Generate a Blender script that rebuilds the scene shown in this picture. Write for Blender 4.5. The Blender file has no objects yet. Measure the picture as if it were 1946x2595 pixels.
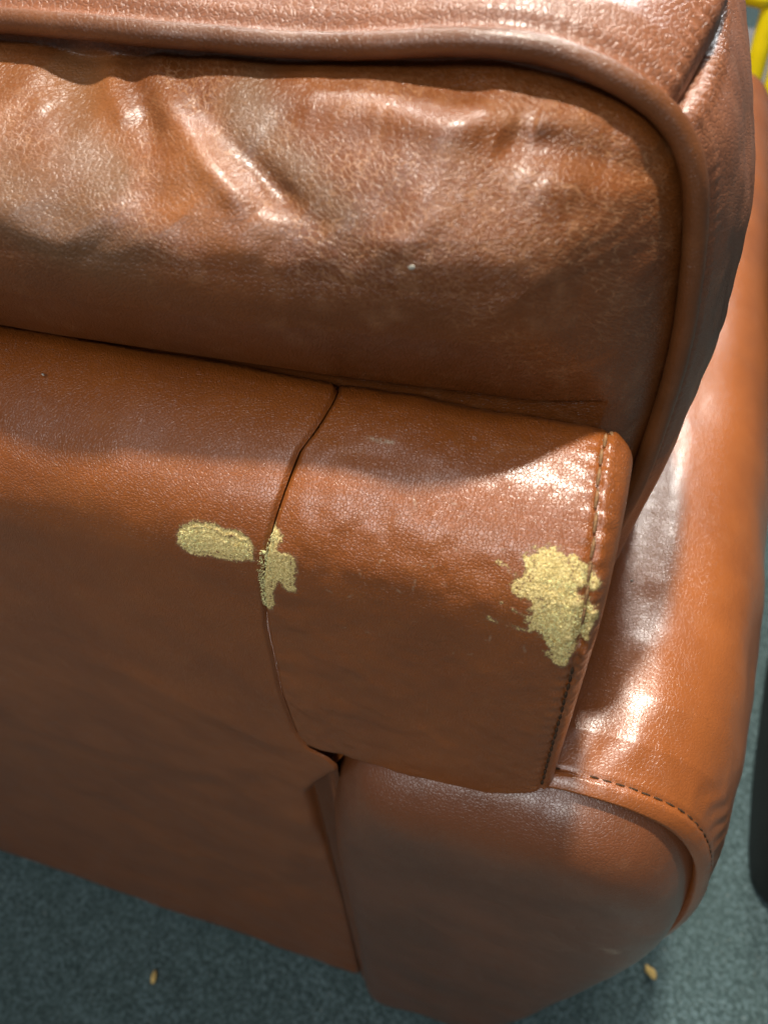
import bpy, math, random
import numpy as np
from mathutils import Matrix, Vector
R = random.Random(7); RS = np.random.RandomState(11)
S = bpy.context.scene; COL = S.collection
# ------------------------------------------------------------------ camera
cam = bpy.data.cameras.new('camera'); CAM = bpy.data.objects.new('camera', cam); COL.objects.link(CAM); S.camera = CAM
cam.sensor_fit = 'VERTICAL'; cam.sensor_height = 36; cam.lens = 2000/2595*36
cam.clip_start = .01; cam.clip_end = 60
cam.dof.use_dof = True; cam.dof.focus_distance = .335; cam.dof.aperture_fstop = 8.5
CX = Vector((.95407, .29726, -.03732)); CB = Vector((.22213, -.61828, .75392)); CU = CB.cross(CX)
M4 = Matrix((CX, CU, CB)).transposed().to_4x4(); M4.translation = Vector((0, -.158, 1.0)); CAM.matrix_world = M4
# ------------------------------------------------------------------ light: a showroom with ceiling spots, plus an added soft fill
W = bpy.data.worlds.new('World'); S.world = W; W.use_nodes = True
W.node_tree.nodes['Background'].inputs[0].default_value = (.86, .93, 1, 1)
W.node_tree.nodes['Background'].inputs[1].default_value = .155
S.view_settings.view_transform = 'Standard'; S.view_settings.look = 'None'; S.view_settings.exposure = 0; S.view_settings.gamma = 1
def lamp(name, loc, size, power, col, target=(0, .1, .75)):
    l = bpy.data.lights.new(name, 'AREA'); l.shape = 'DISK'; l.size = size; l.energy = power; l.color = col
    o = bpy.data.objects.new(name, l); COL.objects.link(o); o.location = loc
    o.rotation_euler = (Vector(target)-Vector(loc)).to_track_quat('-Z', 'Y').to_euler(); return o
lamp('ceiling_spot_or_fill', (-.14, .54, 2.75), .12, 78, (1, .93, .82))
lamp('ceiling_spot_or_fill', (-.30, -.50, 2.85), 1.1, 11, (.97, .98, 1))  # no ceiling spot: broad soft fill added to lift the shaded rail top
lamp('ceiling_spot_or_fill', (-.50, -1.48, 2.30), .70, 13, (.97, .98, 1))
lamp('ceiling_spot_or_fill', (-.02, -1.50, 2.20), .45, 6.5, (1, .95, .86))
lamp('ceiling_spot_or_fill', (.15, 2.5, 2.8), .30, 45, (1, .95, .87))
lamp('ceiling_spot_or_fill', (-1.3, 2.2, 2.8), .30, 25, (1, .97, .92))
lamp('strip_light', (.3, 6.0, 2.7), 1.3, 135, (.96, .98, 1))

# ------------------------------------------------------------------ numeric helpers
def seg_dist(x, z, P, closed=False):
    P = np.asarray(P, float); Q = np.vstack([P, P[:1]]) if closed else P
    L = np.r_[0, np.cumsum(np.linalg.norm(np.diff(Q, axis=0), axis=1))]
    best = np.full(x.shape, 1e9); par = np.zeros(x.shape)
    for i in range(len(Q)-1):
        a, b = Q[i], Q[i+1]; ab = b-a; l2 = ab@ab
        if l2 < 1e-14: continue
        t = np.clip(((x-a[0])*ab[0]+(z-a[1])*ab[1])/l2, 0, 1)
        d = np.hypot(x-a[0]-t*ab[0], z-a[1]-t*ab[1])
        m = d < best; best[m] = d[m]; par[m] = ((L[i]+t*(L[i+1]-L[i]))/L[-1])[m]
    return best, par
def inside(x, z, P):
    c = np.zeros(x.shape, bool); n = len(P)
    for i in range(n):
        x1, z1 = P[i]; x2, z2 = P[(i+1) % n]
        if z1 == z2: continue
        c ^= ((z1 > z) != (z2 > z)) & (x < (x2-x1)*(z-z1)/(z2-z1)+x1)
    return c
def sstep(a, b, x):
    t = np.clip((x-a)/(b-a), 0, 1); return t*t*(3-2*t)
def resample(P, n, closed=True):
    P = np.asarray(P, float); m = len(P) if closed else len(P)-1; out = []
    t = np.linspace(0, 1, 24, endpoint=False)[:, None]
    for i in range(m):
        if closed: p0, p1, p2, p3 = P[i-1], P[i], P[(i+1) % m], P[(i+2) % m]
        else: p0, p1, p2, p3 = P[max(i-1, 0)], P[i], P[i+1], P[min(i+2, m)]
        out.append(.5*(2*p1+(p2-p0)*t+(2*p0-5*p1+4*p2-p3)*t**2+(3*p1-p0-3*p2+p3)*t**3))
    D = np.vstack(out+[P[:1] if closed else P[-1:]])
    s = np.r_[0, np.cumsum(np.linalg.norm(np.diff(D, axis=0), axis=1))]
    q = np.linspace(0, s[-1], n, endpoint=not closed)
    return np.stack([np.interp(q, s, D[:, k]) for k in range(D.shape[1])], 1)
TAB = RS.rand(256, 256)
def vnoise(x, y):
    xi = np.floor(x).astype(int); yi = np.floor(y).astype(int); fx = x-xi; fy = y-yi
    fx = fx*fx*(3-2*fx); fy = fy*fy*(3-2*fy)
    g = lambda a, b: TAB[a & 255, b & 255]
    return ((g(xi, yi)*(1-fx)+g(xi+1, yi)*fx)*(1-fy)+(g(xi, yi+1)*(1-fx)+g(xi+1, yi+1)*fx)*fy)*2-1
def fbm(x, y, o=3):
    r = 0; a = 1
    for k in range(o): r = r+a*vnoise(x*2**k+17*k, y*2**k+31*k); a *= .5
    return r

# ------------------------------------------------------------------ object helpers
def mesh_obj(name, V, F, mat, parent=None, attrs=None, uv=None):
    V = np.asarray(V, np.float32); me = bpy.data.meshes.new(name)
    F = F if isinstance(F, list) else np.asarray(F)
    if isinstance(F, list):
        me.from_pydata([tuple(v) for v in V], [], F)
    else:
        n, k = F.shape
        me.vertices.add(len(V)); me.vertices.foreach_set('co', V.ravel())
        me.loops.add(n*k); me.loops.foreach_set('vertex_index', F.astype(np.int32).ravel())
        me.polygons.add(n); me.polygons.foreach_set('loop_start', np.arange(0, n*k, k, dtype=np.int32))
        me.update(calc_edges=True); me.validate()
    for an, av in (attrs or {}).items():
        a = me.attributes.new(an, 'FLOAT', 'POINT'); a.data.foreach_set('value', np.asarray(av, np.float32).ravel())
    if uv is not None:
        a = me.attributes.new('flow', 'FLOAT_VECTOR', 'POINT')
        a.data.foreach_set('vector', np.column_stack([uv, np.zeros(len(uv))]).astype(np.float32).ravel())
    me.polygons.foreach_set('use_smooth', np.ones(len(me.polygons), bool))
    me.materials.append(mat); o = bpy.data.objects.new(name, me); COL.objects.link(o)
    if parent is not None: o.parent = parent
    return o
def grid_faces(nu, nv, wrap=False):
    i = np.arange(nu-(0 if wrap else 1))[:, None]; j = np.arange(nv-1)[None, :]; i2 = (i+1) % nu
    return np.stack([i*nv+j, i2*nv+j, i2*nv+j+1, i*nv+j+1], -1).reshape(-1, 4)
def tag(o, label=None, cat=None, group=None, kind=None):
    for k, v in (('label', label), ('category', cat), ('group', group), ('kind', kind)):
        if v: o[k] = v
    return o
def empty(name, loc, **k):
    o = bpy.data.objects.new(name, None); COL.objects.link(o); o.location = loc; o.empty_display_size = .05
    return tag(o, **k)
def tube(name, P, r, mat, parent=None, nseg=14, closed=False, mod=None):
    """swept tube; r scalar or per-point; mod(i_frac, angle) scales the radius"""
    P = np.asarray(P, float); n = len(P); r = np.broadcast_to(r, (n,))
    T = np.roll(P, -1, 0)-np.roll(P, 1, 0) if closed else np.gradient(P, axis=0)
    T /= np.linalg.norm(T, axis=1)[:, None]
    u = np.cross(T[0], [0.13, 1, .21]); u /= np.linalg.norm(u); V = []
    a = np.linspace(0, 2*np.pi, nseg, endpoint=False)
    for i in range(n):
        u = u-T[i]*(u@T[i]); u /= np.linalg.norm(u); w = np.cross(T[i], u)
        rr = r[i]*(mod(i, a) if mod else 1)
        V.append(P[i]+(np.cos(a)*rr)[:, None]*u+(np.sin(a)*rr)[:, None]*w)
    V = np.vstack(V); F = []
    i = np.arange(n if closed else n-1)[:, None]; j = np.arange(nseg)[None, :]; j2 = (j+1) % nseg; i2 = (i+1) % n
    F = np.stack([i*nseg+j, i*nseg+j2, i2*nseg+j2, i2*nseg+j], -1).reshape(-1, 4).tolist()
    if not closed: F += [list(range(nseg))[::-1], list(range((n-1)*nseg, n*nseg))]
    return mesh_obj(name, V, F, mat, parent)

# ------------------------------------------------------------------ materials
class NT:
    def __init__(s, name):
        s.m = bpy.data.materials.new(name); s.m.use_nodes = True; s.t = s.m.node_tree; s.b = s.t.nodes['Principled BSDF']
    def n(s, typ, ins=None, **p):
        d = s.t.nodes.new(typ)
        for k, v in p.items(): setattr(d, k, v)
        for k, v in (ins or {}).items(): s.set(d.inputs[k], v)
        return d
    def set(s, sock, v):
        if isinstance(v, bpy.types.Node): v = v.outputs[0]
        if isinstance(v, bpy.types.NodeSocket): s.t.links.new(v, sock)
        else:
            if sock.type == 'RGBA' and len(v) == 3: v = (*v, 1)
            sock.default_value = v
    def P(s, **k):
        for a, v in k.items(): s.set(s.b.inputs[a.replace('_', ' ')], v)
    def math(s, op, a, b=0., c=False): return s.n('ShaderNodeMath', {0: a, 1: b}, operation=op, use_clamp=c)
    def mul(s, a, b): return s.math('MULTIPLY', a, b)
    def add(s, a, b): return s.math('ADD', a, b)
    def noise(s, vec, scale, detail=2., rough=.5): return s.n('ShaderNodeTexNoise', {'Vector': vec, 'Scale': scale, 'Detail': detail, 'Roughness': rough})
    def ramp(s, x, a, b, lo=0., hi=1.):
        return s.n('ShaderNodeMapRange', {0: x, 1: a, 2: b, 3: lo, 4: hi}, interpolation_type='SMOOTHSTEP')
    def mix(s, f, a, b):
        d = s.n('ShaderNodeMix', data_type='RGBA'); s.set(d.inputs[0], f); s.set(d.inputs[6], a); s.set(d.inputs[7], b); return d.outputs[2]
    def vor(s, vec, scale, feature='DISTANCE_TO_EDGE', rnd=1.): return s.n('ShaderNodeTexVoronoi', {'Vector': vec, 'Scale': scale, 'Randomness': rnd}, feature=feature)
    def map(s, vec, scale=(1, 1, 1), rot=(0, 0, 0)): return s.n('ShaderNodeMapping', {'Vector': vec, 'Rotation': rot, 'Scale': scale})
    def warp(s, vec, scale, amt):
        d = s.noise(vec, scale, 2); v = s.n('ShaderNodeVectorMath', {0: d.outputs['Color'], 1: (.5, .5, .5)}, operation='SUBTRACT')
        v = s.n('ShaderNodeVectorMath', {0: v, 'Scale': amt}, operation='SCALE')
        return s.n('ShaderNodeVectorMath', {0: vec, 1: v}, operation='ADD')

def leather(name, base, deep, pale, grain=620., bump=.00022, rough=.34, crease=0., wear=False, flow_rot=.6, stretch=(1, 1, 1), mottle=.5, spec=.5, coat=.6, coat_rough=.24):
    t = NT(name); co = t.n('ShaderNodeTexCoord').outputs['Object']
    fl = t.n('ShaderNodeAttribute', attribute_name='flow').outputs['Vector'] if crease else co
    # colour: waxed pull-up hide, blotched on a scale of centimetres, flecked on a scale of a millimetre
    big = t.noise(co, 16., 3, .55); mid = t.noise(co, 75., 3, .6); fine = t.noise(co, 900., 2, .6)
    c = t.mix(t.ramp(big, .35, .68, 0, mottle), base, deep)
    c = t.mix(t.ramp(mid, .5, .8, 0, .45*mottle), c, pale)
    c = t.mix(t.ramp(fine, .45, .75, 0, .30), c, deep)
    w1 = t.warp(fl, 260., .0022)
    mp = t.map(t.map(w1, (1, 1, 1), (0, 0, flow_rot)), stretch)
    cell = t.vor(mp, grain)
    groove = t.ramp(cell, .0, .16)                       # 0 in the creases between the pebbles
    fn = t.noise(co, grain*1.9, 3, .6)
    h = t.add(t.mul(groove, .85), t.mul(fn, .7))
    if crease:
        # long stretch wrinkles: coarser cells pulled out along the folds, pale where the wax has lifted
        zone = t.ramp(t.noise(fl, 30., 2), .30, .60)
        for at, ang, sc in (('crease', 1.0, 400.), ('crease_b', .22, 410.)):
            m2 = t.map(t.map(t.warp(t.warp(fl, 45., .007), 320., .0015), (1, 1, 1), (0, 0, ang)), (.36, 1.2, 1))
            cr = t.vor(m2, sc); ln = t.ramp(cr, .0, .075, 1, 0)
            l2 = t.mul(ln, t.mul(zone, t.n('ShaderNodeAttribute', attribute_name=at).outputs['Fac']))
            c = t.mix(t.mul(l2, .55*crease), c, pale)
            h = t.add(h, t.mul(l2, -.9))
        pu = t.n('ShaderNodeAttribute', attribute_name='pullup').outputs['Fac']
        c = t.mix(t.ramp(pu, 0, 1, 0, .7), c, (.30, .105, .028))
        ol = t.n('ShaderNodeAttribute', attribute_name='waxy').outputs['Fac']
        c = t.mix(t.ramp(ol, 0, 1, 0, .7), c, (.135, .068, .030))
    r = t.add(rough-.06, t.mul(t.noise(co, 40., 3), .12))
    und = t.noise(co, 55., 2)
    if wear:
        we = t.n('ShaderNodeAttribute', attribute_name='wear').outputs['Fac']
        wn = t.noise(co, 1500., 3, .7); edge = t.add(we, t.mul(t.add(wn, -.5), 1.7))
        wm = t.ramp(edge, .42, .58)
        suede = t.mix(t.ramp(t.noise(co, 1300., 3, .75), .35, .66), (.48, .33, .105), (.92, .74, .34))
        suede = t.mix(t.ramp(t.noise(co, 90., 2), .62, .75, 0, .5), suede, (.68, .40, .06))
        halo = t.ramp(t.add(we, t.mul(t.add(t.noise(co, 420., 3, .7), -.5), .5)), .1, .5, 0, .45)
        c = t.mix(halo, c, (.27, .16, .085)); c = t.mix(wm, c, suede)
        h = t.add(h, t.mul(wm, t.mul(t.noise(co, 1100., 3, .8), 2.0)))
        r = t.add(r, t.mul(wm, .5))
        t.P(Specular_IOR_Level=t.ramp(wm, 0, 1, spec, .05))
    else: t.P(Specular_IOR_Level=spec)
    sc = t.n('ShaderNodeAttribute', attribute_name='scuff').outputs['Fac']
    c = t.mix(t.mul(sc, t.ramp(t.noise(co, 700., 3, .8), .4, .62)), c, (.42, .30, .20))
    b0 = t.n('ShaderNodeBump', {'Height': und, 'Distance': .0012, 'Strength': .45})
    b1 = t.n('ShaderNodeBump', {'Height': h, 'Distance': bump, 'Strength': 1., 'Normal': b0})
    b2 = t.n('ShaderNodeBump', {'Height': h, 'Distance': bump*.38, 'Strength': 1., 'Normal': b0})
    cw = t.ramp(wm, 0, 1, coat, 0) if wear else coat
    t.P(Base_Color=c, Roughness=r, Normal=b1, IOR=1.5, Coat_Weight=cw, Coat_Roughness=coat_rough, Coat_Normal=b2)
    return t.m
M_RAIL = leather('leather_rail', (.26, .070, .009), (.175, .044, .006), (.33, .118, .028), grain=760, bump=.00015, rough=.35, wear=True)
M_ARM = leather('leather_arm', (.285, .080, .013), (.19, .050, .009), (.31, .12, .045), grain=520, bump=.00009, rough=.35, spec=.55)
M_PANEL = leather('leather_panel', (.17, .052, .016), (.11, .036, .012), (.22, .10, .048), grain=560, bump=.00012, rough=.36, mottle=.6)
M_CUSH = leather('leather_cushion', (.175, .050, .0095), (.095, .028, .0065), (.46, .235, .115), grain=640, bump=.00013, rough=.36, crease=1., stretch=(1, .6, 1), mottle=.5, coat=.3, coat_rough=.26)
M_BAND = leather('leather_band', (.24, .084, .034), (.165, .056, .022), (.34, .165, .09), grain=520, bump=.00020, rough=.38, mottle=.7, coat=.25, coat_rough=.28)
M_PIPE = leather('leather_piping', (.155, .050, .013), (.10, .033, .009), (.23, .09, .032), grain=800, bump=.00008, rough=.36, mottle=.8, coat=.25, coat_rough=.3)
def simple(name, col, rough=.5, var=.25, scale=200., spec=.4, bump=0., bs=600.):
    t = NT(name); co = t.n('ShaderNodeTexCoord').outputs['Object']
    d = tuple(v*(1-var) for v in col); e = tuple(min(1, v*(1+var)) for v in col)
    t.P(Base_Color=t.mix(t.ramp(t.noise(co, scale, 3), .3, .7), d, e), Roughness=rough, Specular_IOR_Level=spec)
    if bump: t.P(Normal=t.n('ShaderNodeBump', {'Height': t.noise(co, bs, 3), 'Distance': bump}))
    return t.m
M_THREAD = simple('brown_thread', (.22, .12, .055), .7, .4, 900, .2, .0002, 3000)
M_DTHREAD = simple('dark_thread', (.055, .03, .016), .7, .4, 900, .2, .0002, 3000)
M_GAP = simple('seam_shadow_leather', (.05, .018, .008), .7, .3, 300, .2)
M_FUZZ = simple('raw_suede_fibre', (.92, .755, .37), .95, .35, 700, .05)
M_FOAM = simple('foam_crumb_yellow', (.62, .44, .16), .95, .3, 500, .05, .0006, 900)
M_LINT = simple('pale_lint', (.42, .40, .34), .95, .2, 900, .05)
M_YEL = simple('yellow_paint', (.92, .74, .005), .32, .08, 30, .5, .0002, 200)
M_BLACK = simple('black_vinyl', (.018, .015, .013), .5, .3, 80, .3, .0003, 700)
M_GREY = simple('grey_piping', (.17, .165, .15), .6, .2, 200, .3)
M_DARK = simple('dark_brown_upholstery', (.030, .020, .014), .6, .3, 60, .3, .0003, 500)
def carpet_mat():
    t = NT('carpet_pile'); co = t.n('ShaderNodeTexCoord').outputs['Object']
    a = t.noise(co, 210., 4, .75); b = t.vor(co, 290., 'F1'); e = t.noise(co, 9., 3)
    c = t.mix(t.ramp(a, .32, .70), (.044, .074, .072), (.195, .285, .300))
    c = t.mix(t.ramp(b, .25, .8, 0, .55), c, (.042, .064, .060))
    c = t.mix(t.ramp(e, .35, .7, 0, .35), c, (.075, .115, .108))
    f = t.ramp(t.noise(co, 320., 2, .6), .66, .74, 0, .7); c = t.mix(f, c, (.33, .38, .36))
    h = t.add(t.mul(a, 1.), t.mul(t.noise(co, 700., 3, .7), .6))
    t.P(Base_Color=c, Roughness=.95, Specular_IOR_Level=.1, Normal=t.n('ShaderNodeBump', {'Height': h, 'Distance': .004}))
    return t.m
M_CARPET = carpet_mat()

# ------------------------------------------------------------------ carpet
nx, ny = 240, 220
gx = np.r_[-4, -2, np.linspace(-.95, .75, nx-4), 2, 4]; gy = np.r_[-3, -1.2, np.linspace(-.6, 1.6, ny-4), 3, 6]
GX, GY = np.meshgrid(gx, gy, indexing='ij')
GZ = .003*fbm(GX*90, GY*90, 3)-.003
tag(mesh_obj('carpet', np.column_stack([GX.ravel(), GY.ravel(), GZ.ravel()]), grid_faces(nx, ny), M_CARPET), kind='structure')

# ------------------------------------------------------------------ sofa: back cover and wing share one rail profile
sofa = empty('sofa', (-.40, 0, 0), label='brown leather sofa seen from behind, its back rail rubbed through to pale suede', cat='sofa')
class OFF: pass
SO = (.40, 0, 0)
def sofa_part(name, V, F, mat, parent=None, **k):
    V = np.asarray(V, float).copy()
    V[:, 0] += .40
    return mesh_obj(name, V, F, mat, parent or sofa, **k)
def rail_profile(zbot, n_low, n_up, rb=0.):
    """points (y,z) from the bottom of the back face, up, over the top and down the hidden front; with arc length"""
    a, b, n = .060, .055, 2.2
    z = np.linspace(zbot+rb, .70, n_low)
    P = [np.column_stack([np.zeros(n_low), z])]
    if rb:
        th = np.linspace(0, np.pi/2, 10)[:-1]; P.insert(0, np.column_stack([rb-rb*np.sin(th), zbot+rb-rb*np.cos(th)]))
        P.insert(0, np.array([[.070, zbot]]))
    P.append(np.column_stack([np.zeros(40), np.linspace(.70, .745, 42)[1:-1]]))
    th = np.linspace(0, np.pi/2, n_up)
    y = a*(1-np.cos(th)**(2/n)); zz = .745+b*np.sin(th)**(2/n)
    P.append(np.column_stack([y, zz]))
    th = np.linspace(0, np.pi/2, 14)[1:]
    P.append(np.column_stack([.060+.014*np.sin(th), .786+.014*np.cos(th)]))
    P.append(np.array([[.074, .70], [.074, .60]]))
    P = np.vstack(P)
    # even out the arc length on the dense part
    s = np.r_[0, np.cumsum(np.linalg.norm(np.diff(P, axis=0), axis=1))]
    return P, s
def dense_profile(zbot, step_low, step, rb=0.):
    P, s = rail_profile(zbot, 200, 900, rb)
    i0 = np.argmax((P[:, 1] >= .70) & (P[:, 0] < 1e-6)); s0 = s[i0]
    i1 = len(P)-3; s1 = s[i1]
    q = np.r_[np.arange(0, s0, step_low), np.arange(s0, s0+.135, step), np.arange(s0+.135, s[-1], .006), s[-1]]
    if rb: q = np.r_[0, np.linspace(.07, s0, max(60, int((s0-.07)/step_low)))[:-1], q[q >= s0]]
    q = q[np.r_[True, np.diff(q) > 1.5e-4]]
    y = np.interp(q, s, P[:, 0]); z = np.interp(q, s, P[:, 1])
    ty = np.gradient(y, q); tz = np.gradient(z, q); l = np.hypot(ty, tz)
    return y, z, -tz/l, ty/l, q-s0           # normal (y,z): -Y on the back, +Z on the top;  s relative to z=.70
def prof_s(z): return z-.70                    # on the flat back face
PY, PZ, PNY, PNZ, PS = dense_profile(.012, .006, .0006)
def s_of(y, z):
    i = np.argmin((PY-y)**2+(PZ-z)**2); return PS[i]
def poly_s(L): return np.array([(x, s_of(y, z)) for x, y, z in L])
def patch(X, Sx, poly, soft=.0016, rag=.0022, fr=420):
    soft = soft*2.2
    P = resample(poly, 90); d, _ = seg_dist(X, Sx, P, True); d = np.where(inside(X, Sx, P), d, -d)
    d = d+rag*fbm(X*fr, Sx*fr, 3)*.6
    return np.clip(.5+d/soft*.5, 0, 1)*sstep(-.006, .0, d)+.42*sstep(-.005, 0, d)*(d < 0)
W1 = poly_s([(-.1431, .0016, .762), (-.1414, .0027, .7661), (-.1381, .0036, .769), (-.1313, .0042, .7705), (-.1247, .004, .77), (-.1164, .0038, .7695), (-.1136, .0028, .7667), (-.1136, .0015, .7618), (-.1188, .0011, .7597), (-.1256, .001, .7592), (-.1343, .0008, .758), (-.1404, .0008, .7576)])
W2 = poly_s([(-.1035, .0060, .7745), (-.1020, .0055, .7735), (-.1033, .0036, .7690), (-.1020, .0026, .7660), (-.0965, .0025, .7655), (-.0957, .0016, .7620), (-.0962, .0006, .7560), (-.0975, .0000, .7490), (-.1000, .0002, .7520), (-.1030, .0003, .7530), (-.1060, 0, .7470), (-.1080, 0, .735), (-.1110, 0, .733), (-.1100, .0003, .7529), (-.1085, .002, .7639), (-.1055, .0039, .7698)])
W3 = poly_s([(-.009, .0129, .7841), (-.004, .0144, .7855), (.0033, .0147, .7858), (.0063, .0126, .7837), (.007, .0092, .7794), (.0072, .0068, .7758), (.0097, .0049, .7723), (.0112, .0017, .7628), (.0102, .0002, .7517), (.0094, 0, .7418), (.0059, 0, .7472), (.0019, .0005, .7555), (-.0029, .0012, .7601), (-.0043, .0022, .7644), (-.0032, .0033, .7682), (-.0014, .0047, .7717), (-.0083, .0048, .772), (-.0119, .0063, .775), (-.0094, .0078, .7774), (-.0072, .0093, .7797)])
W4 = poly_s([(.0080, .0126, .7837), (.0098, .0129, .7841), (.011, .011, .7819), (.0095, .0101, .7808)])
W5 = poly_s([(.0124, .0109, .7818), (.0144, .0097, .7802), (.0127, .0090, .7790)])
W6 = poly_s([(.0115, .0046, .772), (.0140, .0045, .771), (.0156, .0026, .7659), (.0150, .001, .759), (.0125, .002, .7617)])

SEAM = np.array([(.80, -.0955), (.7948, -.1005), (.7772, -.1045), (.7477, -.1100), (.7111, -.1140), (.6568, -.1160), (.6106, -.1140), (.594, -.1085), (.588, -.098), (.580, -.092), (.566, -.096), (.548, -.106), (.53, -.1145), (.51, -.1155), (.44, -.1150), (.25, -.1145), (0, -.1145)])[::-1]
def seam_s(sv):
    """x of the seam between back cover and wing against profile arc length"""
    zz = np.where(sv < .045, .70+sv, np.interp(sv, PS, PZ)); x = np.interp(zz, SEAM[:, 0], SEAM[:, 1])
    return np.where(sv > .1505, -.0955, x)
# --- back cover: from the carpet up over the rail
xs_unit = np.r_[np.linspace(0, .62, 14)[:-1], np.linspace(.62, 1, 420)]
ns = len(PS); nu = len(xs_unit)
XL = -.70; XR = seam_s(PS)
U, SS = np.meshgrid(xs_unit, PS, indexing='ij')
X = XL+(XR[None, :]-XL)*U
e = XR[None, :]-X                                     # distance to the seam
roll = .0016*np.exp(-(e/.0010)**2)+.0004*np.exp(-(e/.006)**2)
lowroll = np.where(PZ < .575, .006*np.exp(-(e/.0028)**1.5), 0)*sstep(.585, .55, PZ)[None, :]
und = .0011*fbm(X*14, SS*9, 3)*sstep(.0, -.12, SS)+.0005*fbm(X*40, SS*40, 2)
hang = .006*np.sin(np.clip((PZ-.02)/.5, 0, 1)*np.pi)[None, :]*sstep(.62, .50, PZ)[None, :]*-1
wear1 = patch(X, SS, W1, .0014, .0012)
sag = 0
for A, B, am, w in (((-.118, -.115), (-.26, -.045), .0011, .010), ((-.120, -.16), (-.30, -.30), -.0013, .014), ((-.122, -.20), (-.20, -.55), .0014, .012), ((-.150, -.19), (-.38, -.22), .0010, .016), ((-.13, -.40), (-.32, -.60), -.0012, .018)):
    d_, t_ = seg_dist(X, SS, np.array([A, B])); sag = sag+am*np.exp(-(d_/w)**2)*sstep(0, .1, t_)*sstep(1, .5, t_)
disp = und-roll-lowroll+hang+sag+.00025*wear1*fbm(X*2500, SS*2500, 2)-.0003*(wear1 > .6)
Yv = PY[None, :]+PNY[None, :]*disp; Zv = PZ[None, :]+PNZ[None, :]*disp
Zv[:, 0] += .004*fbm(X[:, 0]*30, X[:, 0]*0, 2)
scuff = np.zeros_like(X)
def line_scuff(A, B, w, k, XX, SX):
    d, _ = seg_dist(XX, SX, np.array([A, B])); return k*np.exp(-(d/w)**2)
bc = sofa_part('back_cover', np.column_stack([X.ravel(), Yv.ravel(), Zv.ravel()]), grid_faces(nu, ns), M_RAIL, attrs={'wear': wear1, 'scuff': scuff})
# --- wing: the T-shaped end of the rail that overhangs the arm
WY, WZ, WNY, WNZ, WS = dense_profile(.590, .0016, .0005, .013)
XE = .0192; rE = .0125
col = np.r_[np.linspace(0, 1, 270)]
ncap = 16
ns = len(WS)
sl = np.where(WZ < .60, np.interp(np.clip(WZ, .588, .60), [.588, .60], [-.105, -.1145]), seam_s(WS))+.0006
sl = np.where((WS < -.125), -.100, sl)
U, SS = np.meshgrid(np.r_[col, np.ones(ncap)], WS, indexing='ij')
xend = XE-rE
X = sl[None, :]+(xend-sl[None, :])*np.minimum(U, 1)
th = np.r_[np.zeros(len(col)), np.linspace(0, np.pi/2, ncap+1)[1:]][:, None]
X = X+rE*np.sin(th); inset = rE*(1-np.cos(th))
# the underside climbs towards the end so that its outer corner is round
rise = .020*sstep(-.02, .019, X)*sstep(.64, .59, WZ)[None, :]+.004*(X+.09)/.1*sstep(.62, .59, WZ)[None, :]
e = X-sl[None, :]
roll = .0017*np.exp(-(e/.0010)**2)+.0004*np.exp(-(e/.006)**2)
stx = np.interp(WZ, [.60, .7451, .7651, .7781, .7933, .80], [.0142, .0133, .0128, .0118, .0100, .0072])     # stitch line x
dst = X-stx[None, :]
groove = .0011*np.exp(-(dst/.0011)**2)
lip = .0008*np.exp(-((dst-.003)/.0022)**2)*(1+.35*np.sin(SS*820+4*fbm(X*60, SS*60, 2))+.5*fbm(X*200, SS*200, 2))
pucker = .00035*np.sin(SS*785+.6)*np.exp(-((dst+.002)/.003)**2)
und = .0008*fbm(X*30+5, SS*22, 3)+.0004*fbm(X*90, SS*90, 2)
cr_d = np.hypot((X-.0128)/.006, (SS-.058)/.016)
damage = np.exp(-cr_d**2)*(.0012*fbm(X*420, SS*260, 3))+.0014*np.exp(-((X-.0165)/.003)**2-((SS-.049)/.006)**2)-.0015*np.exp(-((X-.0135)/.0016)**2-((SS-.053)/.012)**2)
wear2 = np.maximum.reduce([patch(X, SS, p, sft, rg) for p, sft, rg in ((W2, .0012, .0012), (W3, .0016, .0024), (W4, .0012, .001), (W5, .0010, .0006), (W6, .0014, .0026))])
wear2 = np.maximum(wear2, .50*np.exp(-(e/.0012)**2)*sstep(.035, .055, SS)*sstep(.100, .075, SS)*(.7+.5*fbm(X*300, SS*300, 2)))
for A, B, w, k in (((-.0195, s_of(.0100, .7806)), (-.0110, s_of(.0075, .7768)), .0016, .62), ((-.016, s_of(.003, .767)), (-.004, s_of(.002, .763)), .0011, .66), ((-.019, s_of(.001, .7585)), (-.005, s_of(.0006, .757)), .0018, .52)):
    wear2 = np.maximum(wear2, line_scuff(A, B, w, k, X, SS)*(.70+.55*fbm(X*350, SS*500, 2)))
disp = und-roll-groove+lip+pucker+damage-inset+.0003*wear2*fbm(X*2500, SS*2500, 2)
Yv = WY[None, :]+WNY[None, :]*disp; Zv = WZ[None, :]+WNZ[None, :]*disp+rise
V = np.column_stack([X.ravel(), Yv.ravel(), Zv.ravel()])
scuff = line_scuff((-.076, s_of(.0405, .798)), (-.0668, s_of(.0405, .798)), .0009, .9, X, SS)
for k in range(26):
    a = RS.uniform(-.09, .005); b = RS.uniform(.03, .10); scuff = np.maximum(scuff, line_scuff((a, b), (a+RS.normal(0, .002), b+RS.normal(0, .002)), .0004, .6, X, SS))
wing = sofa_part('wing_cover', V, grid_faces(len(U), ns), M_RAIL, attrs={'wear': wear2, 'scuff': scuff})
endring = V.reshape(len(U), ns, 3)[-1]
sofa_part('wing_end_cap', np.vstack([endring[::6], endring[::6].mean(0)+np.array([.0, 0, 0])]), [[i, (i+1) % len(endring[::6]), len(endring[::6])] for i in range(len(endring[::6]))], M_RAIL)
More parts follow.
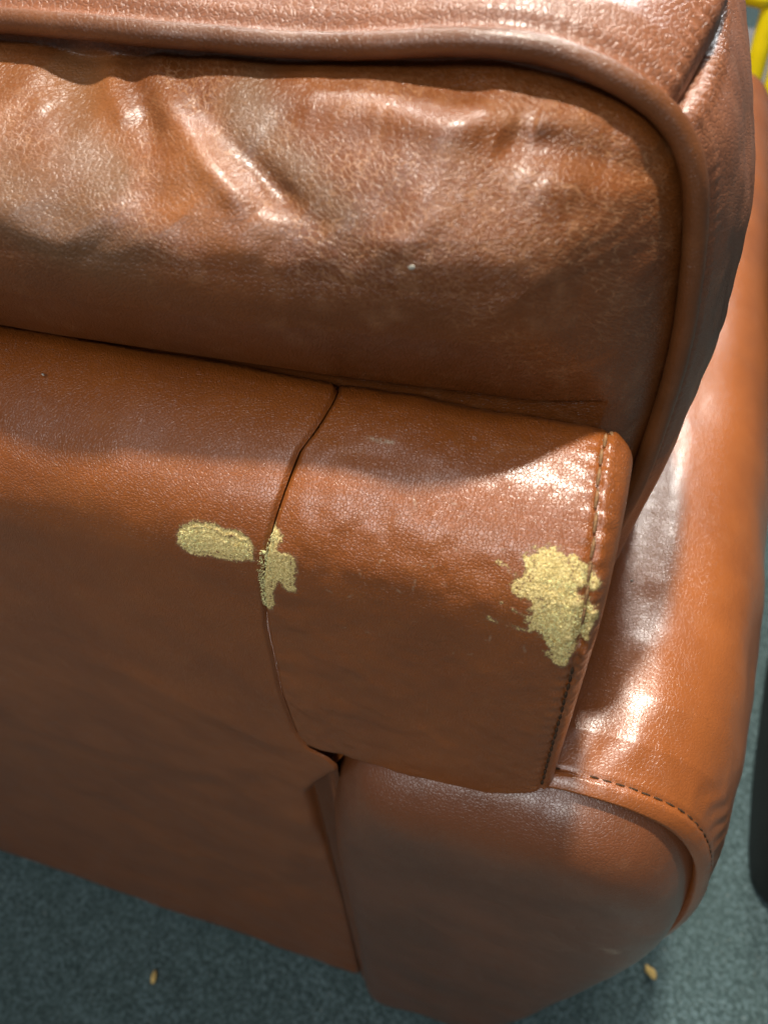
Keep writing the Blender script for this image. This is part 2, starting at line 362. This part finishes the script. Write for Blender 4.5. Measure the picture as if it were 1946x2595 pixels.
def wing_pt(x, s, lift=0.):
    d = lift-rE*(1-math.sqrt(max(0, 1-(max(0, x-xend)/rE)**2)))
    y = np.interp(s, WS, WY); z = np.interp(s, WS, WZ); ny = np.interp(s, WS, WNY); nz = np.interp(s, WS, WNZ)
    return np.array([x, y+ny*d, z+nz*d])
# --- stitches
def stitch_mesh(name, L, r, mat, twist=5):
    n = 15; P = [(0, 0, t*L) for t in np.linspace(-.5, .5, n)]
    rad = r*np.clip(np.sin(np.linspace(.12, np.pi-.12, n))**.35, .2, 1)
    o = tube(name, P, rad, mat, None, 8, mod=lambda i, a: 1+.28*np.cos(2*(a+i*twist*.32)))
    return o
def place(o, p, q, nrm, parent, first):
    c = o if first else o.copy()
    if not first: COL.objects.link(c)
    d = Vector(q)-Vector(p); z = d.normalized(); n = Vector(nrm); n = (n-z*n.dot(z)).normalized(); x = n.cross(z)
    m = Matrix((x, n, z)).transposed().to_4x4(); mid = (Vector(p)+Vector(q))/2+Vector(SO)
    c.parent = parent; sc = d.length/o['len']
    m = Matrix.Translation(mid) @ m @ Matrix.Diagonal((1, 1, sc, 1)); c.matrix_basis = m
    return c
st = stitch_mesh('stitch', .0075, .00062, M_THREAD); st['len'] = .0075
std = stitch_mesh('stitch', .0042, .00055, M_DTHREAD); std['len'] = .0042
f1 = f2 = True
s = .158
while s > -.068:
    z = np.interp(s, WS, WZ)
    x = float(np.interp(z, [.60, .7451, .7651, .7781, .7933, .80], [.0142, .0133, .0128, .0118, .0100, .0072])) if s < .15 else .0068
    up = s > .068
    L = .0074 if up else .0046; g = .0012 if up else .0016
    if not (.044 < s < .066):
        p = wing_pt(x+R.uniform(-.0002, .0002), s, .0001); q = wing_pt(x+.0002, s-L, .0001)
        nn = (0.25, np.interp(s, WS, WNY), np.interp(s, WS, WNZ))
        if up: place(st, p, q, nn, wing, f1); f1 = False
        else: place(std, p, q, nn, wing, f2); f2 = False
    s -= L+g
# --- raw fibres standing up along the rubbed patches
def fibres(name, polys, ptfun, parent, n_per, bare=None):
    V = []; F = []
    for poly, n in zip(polys, n_per):
        P = resample(poly, 80); lo = P.min(0)-.001; hi = P.max(0)+.001; k = 0
        while k < n:
            q = RS.uniform(lo, hi); a = np.array([q[0]]); b = np.array([q[1]])
            d, _ = seg_dist(a, b, P, True)
            ins = inside(a, b, P)[0]
            if not ins and d[0] > .0009*RS.rand()**2: continue
            k += 1
            p0 = ptfun(q[0], q[1], -.0004); l = RS.uniform(.0003, .0009)
            tip = ptfun(q[0]+RS.normal(0, .0006), q[1]+RS.normal(0, .0006), l*.6)
            w = RS.normal(0, 1, 3); w /= np.linalg.norm(w); u = np.cross(tip-p0, w); u /= max(1e-9, np.linalg.norm(u)); v = np.cross(u, tip-p0); v /= max(1e-9, np.linalg.norm(v))
            r = RS.uniform(.00011, .00024); i = len(V)
            for c in (0, 2.094, 4.188): V.append(p0+r*(math.cos(c)*u+math.sin(c)*v))
            V.append(tip); F += [[i, i+1, i+3], [i+1, i+2, i+3], [i+2, i, i+3]]
    o = sofa_part(name, np.array(V), F, M_FUZZ, parent); o['kind'] = 'stuff'
    return o
def rail_pt(x, s, lift=0.):
    y = np.interp(s, PS, PY); z = np.interp(s, PS, PZ); return np.array([x, y+np.interp(s, PS, PNY)*lift, z+np.interp(s, PS, PNZ)*lift])
fibres('suede_fibres', [W1], rail_pt, bc, [1000])
fibres('suede_fibres', [W2, W3, W4, W5, W6], wing_pt, wing, [800, 1500, 60, 30, 90])

# ------------------------------------------------------------------ arm
AOUT = np.array([(-.1100, .004), (-.1098, .2586), (-.1090, .4493), (-.1025, .542), (-.0935, .580), (-.078, .604), (-.04, .614), (-.01, .617), (.0134, .6185), (.0245, .6205), (.0392, .6210), (.058, .6185), (.0770, .6095), (.0915, .590), (.1030, .5565), (.1105, .505), (.1110, .4568), (.1060, .41), (.0985, .3593), (.0860, .2780), (.0732, .1958), (.060, .125), (.0440, .070), (.020, .028), (-.01, .010), (-.055, .004)])
AR = resample(AOUT, 420)
def arm_normals(P):
    T = np.roll(P, -1, 0)-np.roll(P, 1, 0); T /= np.linalg.norm(T, axis=1)[:, None]; return np.column_stack([-T[:, 1], T[:, 0]])
AN = arm_normals(AR)
cen = AR.mean(0)
if ((AR-cen)*AN).sum() < 0: AN = -AN
def arm_loft(stations, wob=True):
    """stations: (y, outward offset at the top, at the outer side)"""
    V = []
    par = np.linspace(0, 1, len(AR))
    for y, ot, os_ in stations:
        wt = np.clip(AN[:, 1], 0, 1)**1.2; wsd = np.clip(AN[:, 0], 0, 1)**1.2
        o = ot*wt+os_*wsd+.25*min(ot, os_)*(1-np.clip(wt+wsd, 0, 1))
        o = o*sstep(.0, .12, AR[:, 1])
        P = AR+AN*o[:, None]; V.append(np.column_stack([P[:, 0], np.full(len(P), y), np.maximum(P[:, 1], .003)]))
    return np.array(V)
yy = np.r_[.0260, .0140, np.linspace(.006, .045, 52), np.linspace(.045, .14, 48)[1:], np.linspace(.14, .88, 66)[1:]]
ot = np.interp(yy, [.006, .008, .012, .020, .035, .06, .10, .3, .8], [-.0005, .0010, .0025, .0045, .0090, .0120, .0130, .0135, .012])
os_ = np.interp(yy, [.006, .008, .012, .020, .035, .06, .10, .25, .8], [-.0005, .0030, .0055, .0080, .0125, .0185, .0240, .0320, .042])
ot[:2] = -.006, -.002; os_[:2] = -.006, -.002
from itertools import product
V = arm_loft(list(zip(yy, ot, os_)))
par = np.r_[0, np.cumsum(np.linalg.norm(np.diff(AR, axis=0), axis=1))]
PP, YY = np.meshgrid(par, yy); NX = np.broadcast_to(AN[None, :, 0], PP.shape); NZ = np.broadcast_to(AN[None, :, 1], PP.shape)
ystitch = .0150
ds = YY-ystitch
d = -.0010*np.exp(-(ds/.0011)**2)+.0009*np.exp(-((ds+.004)/.0025)**2)
d = d+(.0007*np.sin(PP*900+2.2*fbm(PP*60, YY*20, 2)))*np.exp(-((ds+.003)/.004)**2)*(.4+.6*vnoise(PP*70, PP*0+3)**2)
d = d+.0017*fbm(PP*20, YY*17, 3)*sstep(.012, .06, YY)
d = d+.0006*np.sin(PP*420+6*fbm(PP*25, YY*25, 2))*np.exp(-((YY-.03)/.012)**2)
d = d*sstep(.05, .2, V[:, :, 2])
V[:, :, 0] += NX*d; V[:, :, 2] += NZ*d
n1, n2 = V.shape[:2]
i = np.arange(n1-1)[:, None]; j = np.arange(n2)[None, :]; j2 = (j+1) % n2
F = np.stack([i*n2+j, i*n2+j2, (i+1)*n2+j2, (i+1)*n2+j], -1).reshape(-1, 4)
Vf = V.reshape(-1, 3); last = (n1-1)*n2
fc = V[-1].mean(0)+np.array([0, .02, 0])
F = np.vstack([F, np.array([[last+k, last+(k+1) % n2, len(Vf), len(Vf)] for k in range(n2)])])
Fl = [list(dict.fromkeys(f)) for f in F.tolist()]
arm = sofa_part('arm_cover', np.vstack([Vf, fc]), Fl, M_ARM)
# arm end panel: puffed sheet set into the end of the arm
rings = 26; V = []
ctr = np.array([0., .34])
for k in range(rings+1):
    f = k/rings; sc = 1-f
    dd = f
    P = AR*sc+np.column_stack([AR[:, 0]*0, np.clip(AR[:, 1], .12, .5)])*f
    edge = np.linalg.norm(P-AR, axis=1)
    y = .0085-.0085*(1-np.exp(-edge/.0045))-.0015*np.clip(edge/.05, 0, 1)+.020*np.exp(-np.clip(.628-P[:, 1], 0, 1)/.012)*(P[:, 0] < .2)*sstep(0, .004, edge)*.55
    y = y+.0012*fbm(P[:, 0]*16, P[:, 1]*16, 2)*np.clip(edge/.02, 0, 1)
    V.append(np.column_stack([P[:, 0], y, P[:, 1]]))
V = np.array(V); n1, n2 = V.shape[:2]
i = np.arange(n1-1)[:, None]; j = np.arange(n2)[None, :]; j2 = (j+1) % n2
F = np.stack([i*n2+j, i*n2+j2, (i+1)*n2+j2, (i+1)*n2+j], -1).reshape(-1, 4)
# non-linear ring spacing near the edge
Vn = np.empty_like(V)
fs = np.linspace(0, 1, rings+1); tgt = fs**2.2
for a in range(n2):
    for k in range(3): Vn[:, a, k] = np.interp(tgt, fs, V[:, a, k])
for q in range(n1):
    P = Vn[q][:, [0, 2]]; edge = np.linalg.norm(P-AR, axis=1)
    y = .0220-.0410*(1-np.exp(-edge/np.interp(P[:, 1], [.52, .60], [.0075, .0140])))-.0012*np.clip(edge/.05, 0, 1)
    Vn[q][:, 1] = y+.0012*fbm(P[:, 0]*16, P[:, 1]*16, 2)*np.clip(edge/.02, 0, 1)
mk = np.zeros((n1, n2)); dm, _ = seg_dist(Vn[:, :, 0], Vn[:, :, 2], np.array([(.070, .478), (.078, .470), (.081, .485)])); mk = 1.*np.exp(-(dm/.0016)**2)
panel = sofa_part('arm_end_panel', Vn.reshape(-1, 3), F, M_PANEL, attrs={'scuff': mk})
# welt in the seam between panel and arm, coloured dark as the gap's shade
tube('seam_shade_welt', np.column_stack([AR[:, 0]+.40, np.full(len(AR), .0170), AR[:, 1]]), .0013, M_GAP, arm, 8, closed=True)
# stitches along the arm end
ast = stitch_mesh('stitch', .0042, .00050, M_DTHREAD); ast['len'] = .0042; f = True
k15 = int(np.argmin(abs(yy-ystitch))); ring = np.column_stack([AR[:, 0], np.full(len(AR), ystitch), AR[:, 1]])
ringV = arm_loft([(ystitch, float(np.interp(ystitch, yy[2:], ot[2:])), float(np.interp(ystitch, yy[2:], os_[2:])))])[0]
idx = [k for k in range(len(AR)) if AR[k, 1] > .33 and AR[k, 0] > .012]
idx.sort(key=lambda k: par[k])
sacc = par[idx[0]]
px = lambda s_: np.array([np.interp(s_, par, ringV[:, c]) for c in range(3)])
pn = lambda s_: np.array([np.interp(s_, par, AN[:, 0]), 0, np.interp(s_, par, AN[:, 1])])
while sacc < par[idx[-1]]:
    if R.random() > .08:
        p = px(sacc)-pn(sacc)*.0006+np.array([0, R.uniform(-.0003, .0003), 0]); q = px(sacc+.0042)-pn(sacc)*.0006
        place(ast, p, q, pn(sacc)+np.array([0, -.4, 0]), arm, f); f = False
    sacc += .0060
# far arm, seat deck (they keep the sofa whole from other positions)
def mirrored(src, name):
    c = src.copy(); c.data = src.data.copy(); COL.objects.link(c); c.name = name; c.parent = sofa
    c.data.transform(Matrix.Scale(-1, 4, (1, 0, 0))); c.data.flip_normals(); return c
mirrored(arm, 'arm_cover'); mirrored(panel, 'arm_end_panel'); 
wm = mirrored(wing, 'wing_cover'); wm.data.attributes.remove(wm.data.attributes['wear'])
def rbox(name, lo, hi, r, mat, parent=None, n=6, sub=6):
    """box with rounded edges"""
    lo = np.array(lo, float); hi = np.array(hi, float); c = (lo+hi)/2; h = (hi-lo)/2-r; V = []; F = []
    t = np.tan(np.linspace(-np.pi/4, np.pi/4, 2*n+1))
    for ax in range(3):
        for sg in (-1, 1):
            A, B = np.meshgrid(t, t, indexing='ij'); q = np.zeros(A.shape+(3,)); q[..., ax] = sg; q[..., (ax+1) % 3] = A; q[..., (ax+2) % 3] = B
            nn = q/np.linalg.norm(q, axis=-1)[..., None]; sgn = np.clip(q*1.0001, -1, 1)
            core = np.where(abs(q) > .999, np.sign(q), np.clip(q*1.6, -1, 1))*h
            p = c+core+nn*r; i0 = len(V); V += p.reshape(-1, 3).tolist(); g = grid_faces(2*n+1, 2*n+1)+i0
            F += (g if sg > 0 else g[:, ::-1]).tolist()
    return mesh_obj(name, V, F, mat, parent)
rbox('seat_deck', (-.292, .09, .05), (.292, .78, .40), .03, M_PANEL, sofa)

# ------------------------------------------------------------------ back cushion leaning over the rail
PIP = [(-.2302, .9074), (-.2004, .9078), (-.1562, .907), (-.1313, .9067), (-.106, .907), (-.0824, .9092), (-.06, .9114), (-.0456, .9117), (-.0313, .9099), (-.017, .9059), (-.0051, .9009), (.0045, .8944), (.0118, .8866), (.017, .8768), (.0204, .8647), (.0236, .8482), (.027, .8221), (.0283, .7962), (.028, .7689), (.0267, .7374), (.0241, .7192)]
C0 = [(-.395, .905)]+PIP+[(.020, .68), (.014, .63), (0, .60), (-.03, .585), (-.395, .58)]
C0 = np.array(C0); Mi = C0[1:-1][::-1].copy(); Mi[:, 0] = -.79-Mi[:, 0]
OUT = resample(np.vstack([C0, Mi]), 220)
cush = empty('sofa_cushion', (-.395, .2, .585), label='plump creased brown leather back cushion with piped edge, bulging over the sofa rail', cat='cushion')
KO = np.array([.395, -.2, -.585])
def cpart(name, V, F, mat, parent=None, **k): return mesh_obj(name, np.asarray(V, float)+KO, F, mat, parent or cush, **k)
def face_base(x, z):
    d, _ = seg_dist(x, z, OUT, True); d = np.where(inside(x, z, OUT), d, -d)
    b = .080*np.interp(x, [-.22, -.10, -.04, .0], [1.10, 1.0, .90, .88])*(1-np.exp(-np.clip(d-.003-np.interp(x, [-.035, -.008], [.0045, .0015])*sstep(.84, .89, z)*(1+.5*fbm(x*30, z*30, 2)), 0, None)/np.interp(z, [.80, .86], [.009, .020])*np.interp(x, [-.06, -.01], [1., .68])))
    g = np.interp(z, [.55, .70, .80, .84, .875, .92], [.54, .485, .50, .80, 1, 1])
    return .107-b*g, d
gx = np.r_[np.linspace(-.83, -.27, 60)[:-1], np.linspace(-.27, .034, 520)]
gz = np.r_[np.linspace(.57, .72, 24)[:-1], np.linspace(.72, .80, 80)[:-1], np.linspace(.80, .918, 330)]
GX, GZ = np.meshgrid(gx, gz, indexing='ij')
Yb, D = face_base(GX, GZ)
ZK = 1.9
def ridge(P, amp, w, tail=.12, sharp=0.):
    P = np.array(P, float)*[1, ZK]; P = resample(P, 30, False); d, t = seg_dist(GX, GZ*ZK, P)
    env = sstep(0, tail, t)*sstep(1, 1-tail*1.6, t); env = np.maximum(env, .25*(d < w*2))
    return amp*env*np.exp(-(d/w)**2)
H = np.zeros_like(GX)
H += ridge([(-.1761, .9022), (-.1601, .8971), (-.1461, .8926), (-.129, .8856), (-.1085, .8739)], .0042, .0062)
H -= ridge([(-.1652, .9015), (-.1504, .8955), (-.1357, .8904), (-.1167, .8833), (-.0925, .8758)], .0048, .0050)
H += ridge([(-.1991, .9022), (-.1883, .898), (-.1775, .8942), (-.1637, .889)], .0030, .0045)
H -= ridge([(-.192, .902), (-.180, .8975), (-.1665, .892), (-.150, .885)], .0026, .0045)
H -= ridge([(-.2096, .9006), (-.1852, .8903), (-.1598, .8814), (-.1333, .8715)], .0036, .0110)
H += ridge([(-.150, .8985), (-.1264, .8985), (-.1055, .8990), (-.0867, .8990), (-.0694, .8980), (-.0522, .8968), (-.030, .896)], .0050, .0075)
H -= ridge([(-.110, .9025), (-.0995, .9028), (-.0854, .9035), (-.0685, .9032), (-.0537, .9024), (-.042, .9035)], .0042, .0045)
H -= ridge([(-.045, .8940), (-.0339, .8925), (-.0189, .8894), (-.0064, .8858), (.0107, .878)], .0032, .0060)
H += ridge([(-.0341, .8967), (-.0215, .8962), (-.0098, .8952)], .0022, .0050)
H += ridge([(-.0232, .9031), (-.0108, .8985), (-.0021, .8915), (.0045, .8831)], .0026, .0050)
H += ridge([(-.030, .8855), (-.0246, .8845), (-.0113, .8821), (.0063, .876)], .0018, .0065)
H += ridge([(-.2215, .8994), (-.2082, .8937), (-.1985, .8897)], .0016, .0040)
H -= ridge([(-.235, .892), (-.20, .880), (-.165, .868)], .0022, .012)
H += ridge([(-.235, .882), (-.20, .871), (-.165, .860)], .0020, .014)
H += ridge([(-.0062, .827), (.0069, .8111), (.020, .7781)], .0016, .008)
H += .0016*fbm(GX*22+3, GZ*38, 3)*sstep(.83, .88, GZ)
H += .0007*fbm(GX*75-GZ*60, GZ*90, 2)*sstep(.85, .89, GZ)
H *= .95*sstep(.002, .016, D)
H -= np.interp(GX, [-.035, -.005], [.0030, .0010])*np.exp(-((D-.006)/.0055)**2)*sstep(.84, .88, GZ)*(1+.5*fbm(GX*45, GZ*45, 2))
# gathered puckers along the piping
_, pr = seg_dist(GX, GZ, OUT, True)
pl = pr*2.35
H += .00022*np.sin(pl*520+5*fbm(pl*40, pl*0, 2))*np.exp(-((D-.010)/.006)**2)*(.4+.6*vnoise(pl*90, pl*0+9))
Yf = Yb-H*.85; Zf = GZ+H*.55*sstep(.83, .88, GZ)
inrail = (GX < .030)
lim = .0790
Yf = np.where((GZ < .8005) & (GX < .0195), np.maximum(Yf, lim), Yf)
blend = sstep(.8040, .8003, GZ)*sstep(.0222, .0195, GX)
Yf = np.maximum(Yf, Yf*(1-blend)+lim*blend)
keep = D > -.0012
# attributes: stretched (orange) crests, waxy olive hollows, crease strength
def blob(P, w):
    P = np.array(P, float)*[1, ZK]; d, _ = seg_dist(GX, GZ*ZK, P); return np.exp(-(d/w)**2)
pull = np.clip(blob([(-.20, .897), (-.175, .889), (-.145, .880), (-.115, .868)], .011)+.8*blob([(-.156, .893), (-.130, .884), (-.105, .872)], .008)*.8+.7*blob([(-.235, .900), (-.215, .890)], .010)+.5*blob([(-.11, .899), (-.05, .897)], .006), 0, 1)*(.75+.4*fbm(GX*45, GZ*60, 2))
waxy = np.clip(blob([(-.235, .885), (-.20, .874), (-.16, .862)], .022)+.9*blob([(-.205, .898), (-.185, .889), (-.165, .880)], .008)+.9*blob([(-.13, .895), (-.11, .886), (-.085, .879)], .010), 0, 1)*(.8+.4*fbm(GX*40+9, GZ*55, 2))
crs = sstep(.845, .874, GZ)*sstep(.004, .012, D); wb = sstep(-.075, -.015, GX); crb = np.clip(crs+.7*sstep(.80, .84, GZ), 0, 1)*wb*sstep(.004, .012, D); crs = crs*(1-.75*wb)
flow = np.column_stack([GX.ravel(), (GZ*1.35+Yb*.9).ravel()])
nz = len(gz); F = grid_faces(len(gx), nz); kv = keep.ravel(); F = F[kv[F].all(1)]
used = np.unique(F); remap = np.full(GX.size, -1); remap[used] = np.arange(len(used))
Vc = np.column_stack([GX.ravel(), Yf.ravel(), Zf.ravel()])
cpart('rear_face', Vc[used], remap[F], M_CUSH, attrs={'pullup': np.clip(pull, 0, 1).ravel()[used], 'waxy': np.clip(waxy, 0, 1).ravel()[used], 'crease': crs.ravel()[used], 'crease_b': crb.ravel()[used]}, uv=flow[used])
# bands: top and side, split at the corner seam
ON = arm_normals(OUT); oc = OUT.mean(0)
if ((OUT-oc)*ON).sum() < 0: ON = -ON
seam_i = int(np.argmin(np.hypot(OUT[:, 0]-.006, OUT[:, 1]-.8925)))
OUT2 = resample(OUT, 1500); ON2 = arm_normals(OUT2)
if ((OUT2-oc)*ON2).sum() < 0: ON2 = -ON2
Lp = np.r_[0, np.cumsum(np.linalg.norm(np.diff(OUT2, axis=0), axis=1))]
sm = int(np.argmin(np.hypot(OUT2[:, 0]-.0065, OUT2[:, 1]-.8925)))
ym = np.r_[np.linspace(.1045, .15, 50), np.linspace(.15, .290, 44)[1:]]
def band(name, i0, i1, thick, seam_at):
    ii = np.arange(i0, i1+1) % len(OUT2); P = OUT2[ii]; N = ON2[ii]; L = np.r_[0, np.cumsum(np.linalg.norm(np.diff(P, axis=0), axis=1))]
    v = (ym-.106)/.184
    LL, VV = np.meshgrid(L, v, indexing='ij'); YY = np.broadcast_to(ym[None, :], LL.shape)
    o = thick*np.sin(np.pi*np.clip(VV, 0, 1))**.75
    if name == 'side_band': o = o*(.5+.5*sstep(.897, .83, P[:, None, 1]))
    # flat hem beside the piping with a row of tiny gathers
    o = o*sstep(-.02, .10, VV)+.0024*sstep(-.04, .005, VV)
    o = o+.0004*np.sin(LL*1500+3*fbm(LL*60, YY*10, 2))*np.exp(-((YY-.113)/.0035)**2)*(.5+.5*vnoise(LL*120, YY*0))
    o = o+.0018*fbm(LL*26, YY*30, 3)*sstep(.02, .12, VV)
    o = o+.0022*sstep(.018, .045, VV)*sstep(1., .9, VV)
    for sa in seam_at:
        dl = abs(LL-(0 if sa == 0 else L[-1]))
        o = o-.0035*np.exp(-(dl/.0022)**2)-.002*np.exp(-(dl/.008)**2)+.0010*np.exp(-((dl-.0055)/.003)**2)*(1+.9*np.sin(YY*1100+4*fbm(LL*50, YY*50, 2)))
    V = np.stack([P[:, None, 0]+N[:, None, 0]*o, YY, P[:, None, 1]+N[:, None, 1]*o], -1).reshape(-1, 3)
    cpart(name, V, grid_faces(len(P), len(ym)), M_BAND)
i_left = int(np.argmin(np.hypot(OUT2[:, 0]+.795, OUT2[:, 1]-.8925)))
a, b = sm, i_left
n2 = len(OUT2)
# outline runs from the top middle to the right, down and round
band('side_band', a, b if b > a else b+n2, .0165, (0, 1))
band('top_band', b, a+n2 if a < b else a, .017, (0, 1))
# piping round the rear and the front edge
pn_ = OUT2[::3]
wv = np.array([.0006*math.sin(k*.23)+.0004*math.sin(k*.71) for k in range(len(pn_))])
def piping(y):
    P = np.column_stack([pn_[:, 0]+.395, np.full(len(pn_), y-.2)+wv, pn_[:, 1]-.585])
    return tube('piping', P, .0041, M_PIPE, cush, 18, closed=True, mod=lambda i, a: 1+.012*math.sin(i*2.1)+.01*np.sin(a*3+i*.3))
piping(.1035); piping(.292)
V = []; rr = 14
for k in range(rr+1):
    f_ = (k/rr)**1.3; P = OUT*(1-f_)+np.array([-.395, .745])*f_
    V.append(np.column_stack([P[:, 0], np.full(len(P), .292+.06*math.sin(math.pi/2*min(1, f_*1.6))), P[:, 1]]))
V = np.array(V); i = np.arange(rr)[:, None]; j = np.arange(len(OUT))[None, :]; j2 = (j+1) % len(OUT); m_ = len(OUT)
cpart('front_face', V.reshape(-1, 3), np.stack([i*m_+j, i*m_+j2, (i+1)*m_+j2, (i+1)*m_+j], -1).reshape(-1, 4), M_BAND)

# ------------------------------------------------------------------ small loose bits
def crumb(name, loc, size, mat, rot=0., el=(1, .5, .4), **k):
    n = 9; m = 12; V = []
    for a in np.linspace(0, np.pi, n):
        for b in np.linspace(0, 2*np.pi, m, endpoint=False):
            r = 1+.22*R.uniform(-1, 1); V.append((r*math.sin(a)*math.cos(b)*el[0]*size, r*math.sin(a)*math.sin(b)*el[1]*size, r*math.cos(a)*el[2]*size))
    F = [[i*m+j, i*m+(j+1) % m, (i+1)*m+(j+1) % m, (i+1)*m+j] for i in range(n-1) for j in range(m)]
    o = mesh_obj(name, V, F, mat); o.location = loc; o.rotation_euler = (0, 0, rot); return tag(o, **k)
crumb('foam_crumb', (-.3375, -.0667, .002), .0068, M_FOAM, 1.9, (1, .42, .4), label='thin yellow foam crumb on the dark carpet behind the sofa back', cat='crumb', group='foam crumbs fallen from the worn rail')
crumb('foam_crumb', (.1885, .0979, .002), .0072, M_FOAM, -.7, (1, .62, .4), label='broad yellow foam crumb on the carpet beside the outer side of the sofa arm', cat='crumb', group='foam crumbs fallen from the worn rail')
crumb('foam_crumb', (-.0985, -.004, .003), .0048, M_FOAM, .9, (1, .55, .5), label='orange-tinted foam crumb at the foot of the seam beside the arm panel', cat='crumb', group='foam crumbs fallen from the worn rail')
crumb('lint_fleck', (-.2154, .0406, .7992), .0010, M_LINT, -.5, (1, .4, .4), label='white lint fleck on the shaded rail top under the cushion', cat='lint', group='lint flecks on the leather')
ki = int(np.argmin((GX-(-.0600))**2+(GZ-.8683)**2)); lp = (float(GX.ravel()[ki]), float(Yf.ravel()[ki])-.0001, float(Zf.ravel()[ki]))
crumb('lint_fleck', lp, .0011, M_LINT, .4, (1, .35, .7), label='pale lint fleck in the middle of the rear face of the cushion', cat='lint', group='lint flecks on the leather')
crumb('lint_fleck', (.0420, .130, .6345), .0007, M_LINT, 0, (1, .8, .8), label='tiny pale lint fleck on the arm top beside the worn wing', cat='lint', group='lint flecks on the leather')

# ------------------------------------------------------------------ things beyond
st_ = empty('yellow_stand', (.12, 1.1, 0), label='bright yellow tubular stand beyond the far end of the sofa arm', cat='stand')
def ypost(name, P, r): return tube(name, np.array(P)-np.array([.12, 1.1, 0]), r, M_YEL, st_, 18)
ypost('post', resample([(.125, 1.1, .0), (.125, 1.1, .35), (.122, 1.1, .55), (.118, 1.1, .66), (.110, 1.1, .80)], 24, False), .0125)
ypost('crossbar', resample([(-.25, 1.1, .668), (.0, 1.1, .664), (.08, 1.1, .655), (.118, 1.1, .648)], 24, False), .014)
ypost('post', resample([(.165, 1.13, 0), (.160, 1.13, .40), (.150, 1.13, .62), (.137, 1.13, .80)], 24, False), .0125)
ypost('post', resample([(-.26, 1.1, 0), (-.255, 1.1, .40), (-.25, 1.1, .80)], 24, False), .0125)
be = rbox('dark_bench', (-.20, 1.22, .02), (.75, 1.70, .44), .03, M_DARK)
tag(be, 'dark brown upholstered bench behind the yellow stand', 'bench')
ft = empty('footstool', (.438, .372, 0), label='low black footstool with rounded corner on the carpet right of the arm', cat='footstool')
def fs():
    a = [(.275+.04*(1-math.sin(t)), .19+.05*(1-math.cos(t))) for t in np.linspace(0, math.pi/2, 14)]
    a = [(.33, .185), (.305, .19), (.290, .198), (.281, .215), (.278, .24), (.278, .269), (.284, .371), (.297, .496), (.302, .535), (.320, .56), (.36, .57), (.58, .57), (.60, .55), (.60, .20), (.58, .185)]
    P = resample(a, 160); c = P.mean(0); V = []
    for z, k in ((.004, .985), (.02, .995), (.05, 1), (.085, 1), (.10, .992), (.112, .96), (.116, .90), (.118, .5), (.118, .02)):
        q = c+(P-c)*k; V.append(np.column_stack([q[:, 0]-.43, q[:, 1]-.36, np.full(len(q), z)]))
    V = np.array(V); n1, n2 = V.shape[:2]; i = np.arange(n1-1)[:, None]; j = np.arange(n2)[None, :]; j2 = (j+1) % n2
    mesh_obj('padded_body', V.reshape(-1, 3), np.stack([i*n2+j, i*n2+j2, (i+1)*n2+j2, (i+1)*n2+j], -1).reshape(-1, 4), M_BLACK, ft)
    q = resample([(.283, .246, .105), (.290, .256, .113), (.305, .273, .1185), (.36, .33, .1185)], 20, False)-np.array([.43, .36, 0])
    tube('pale_strip', q, .0035, M_GREY, ft, 8)
fs()
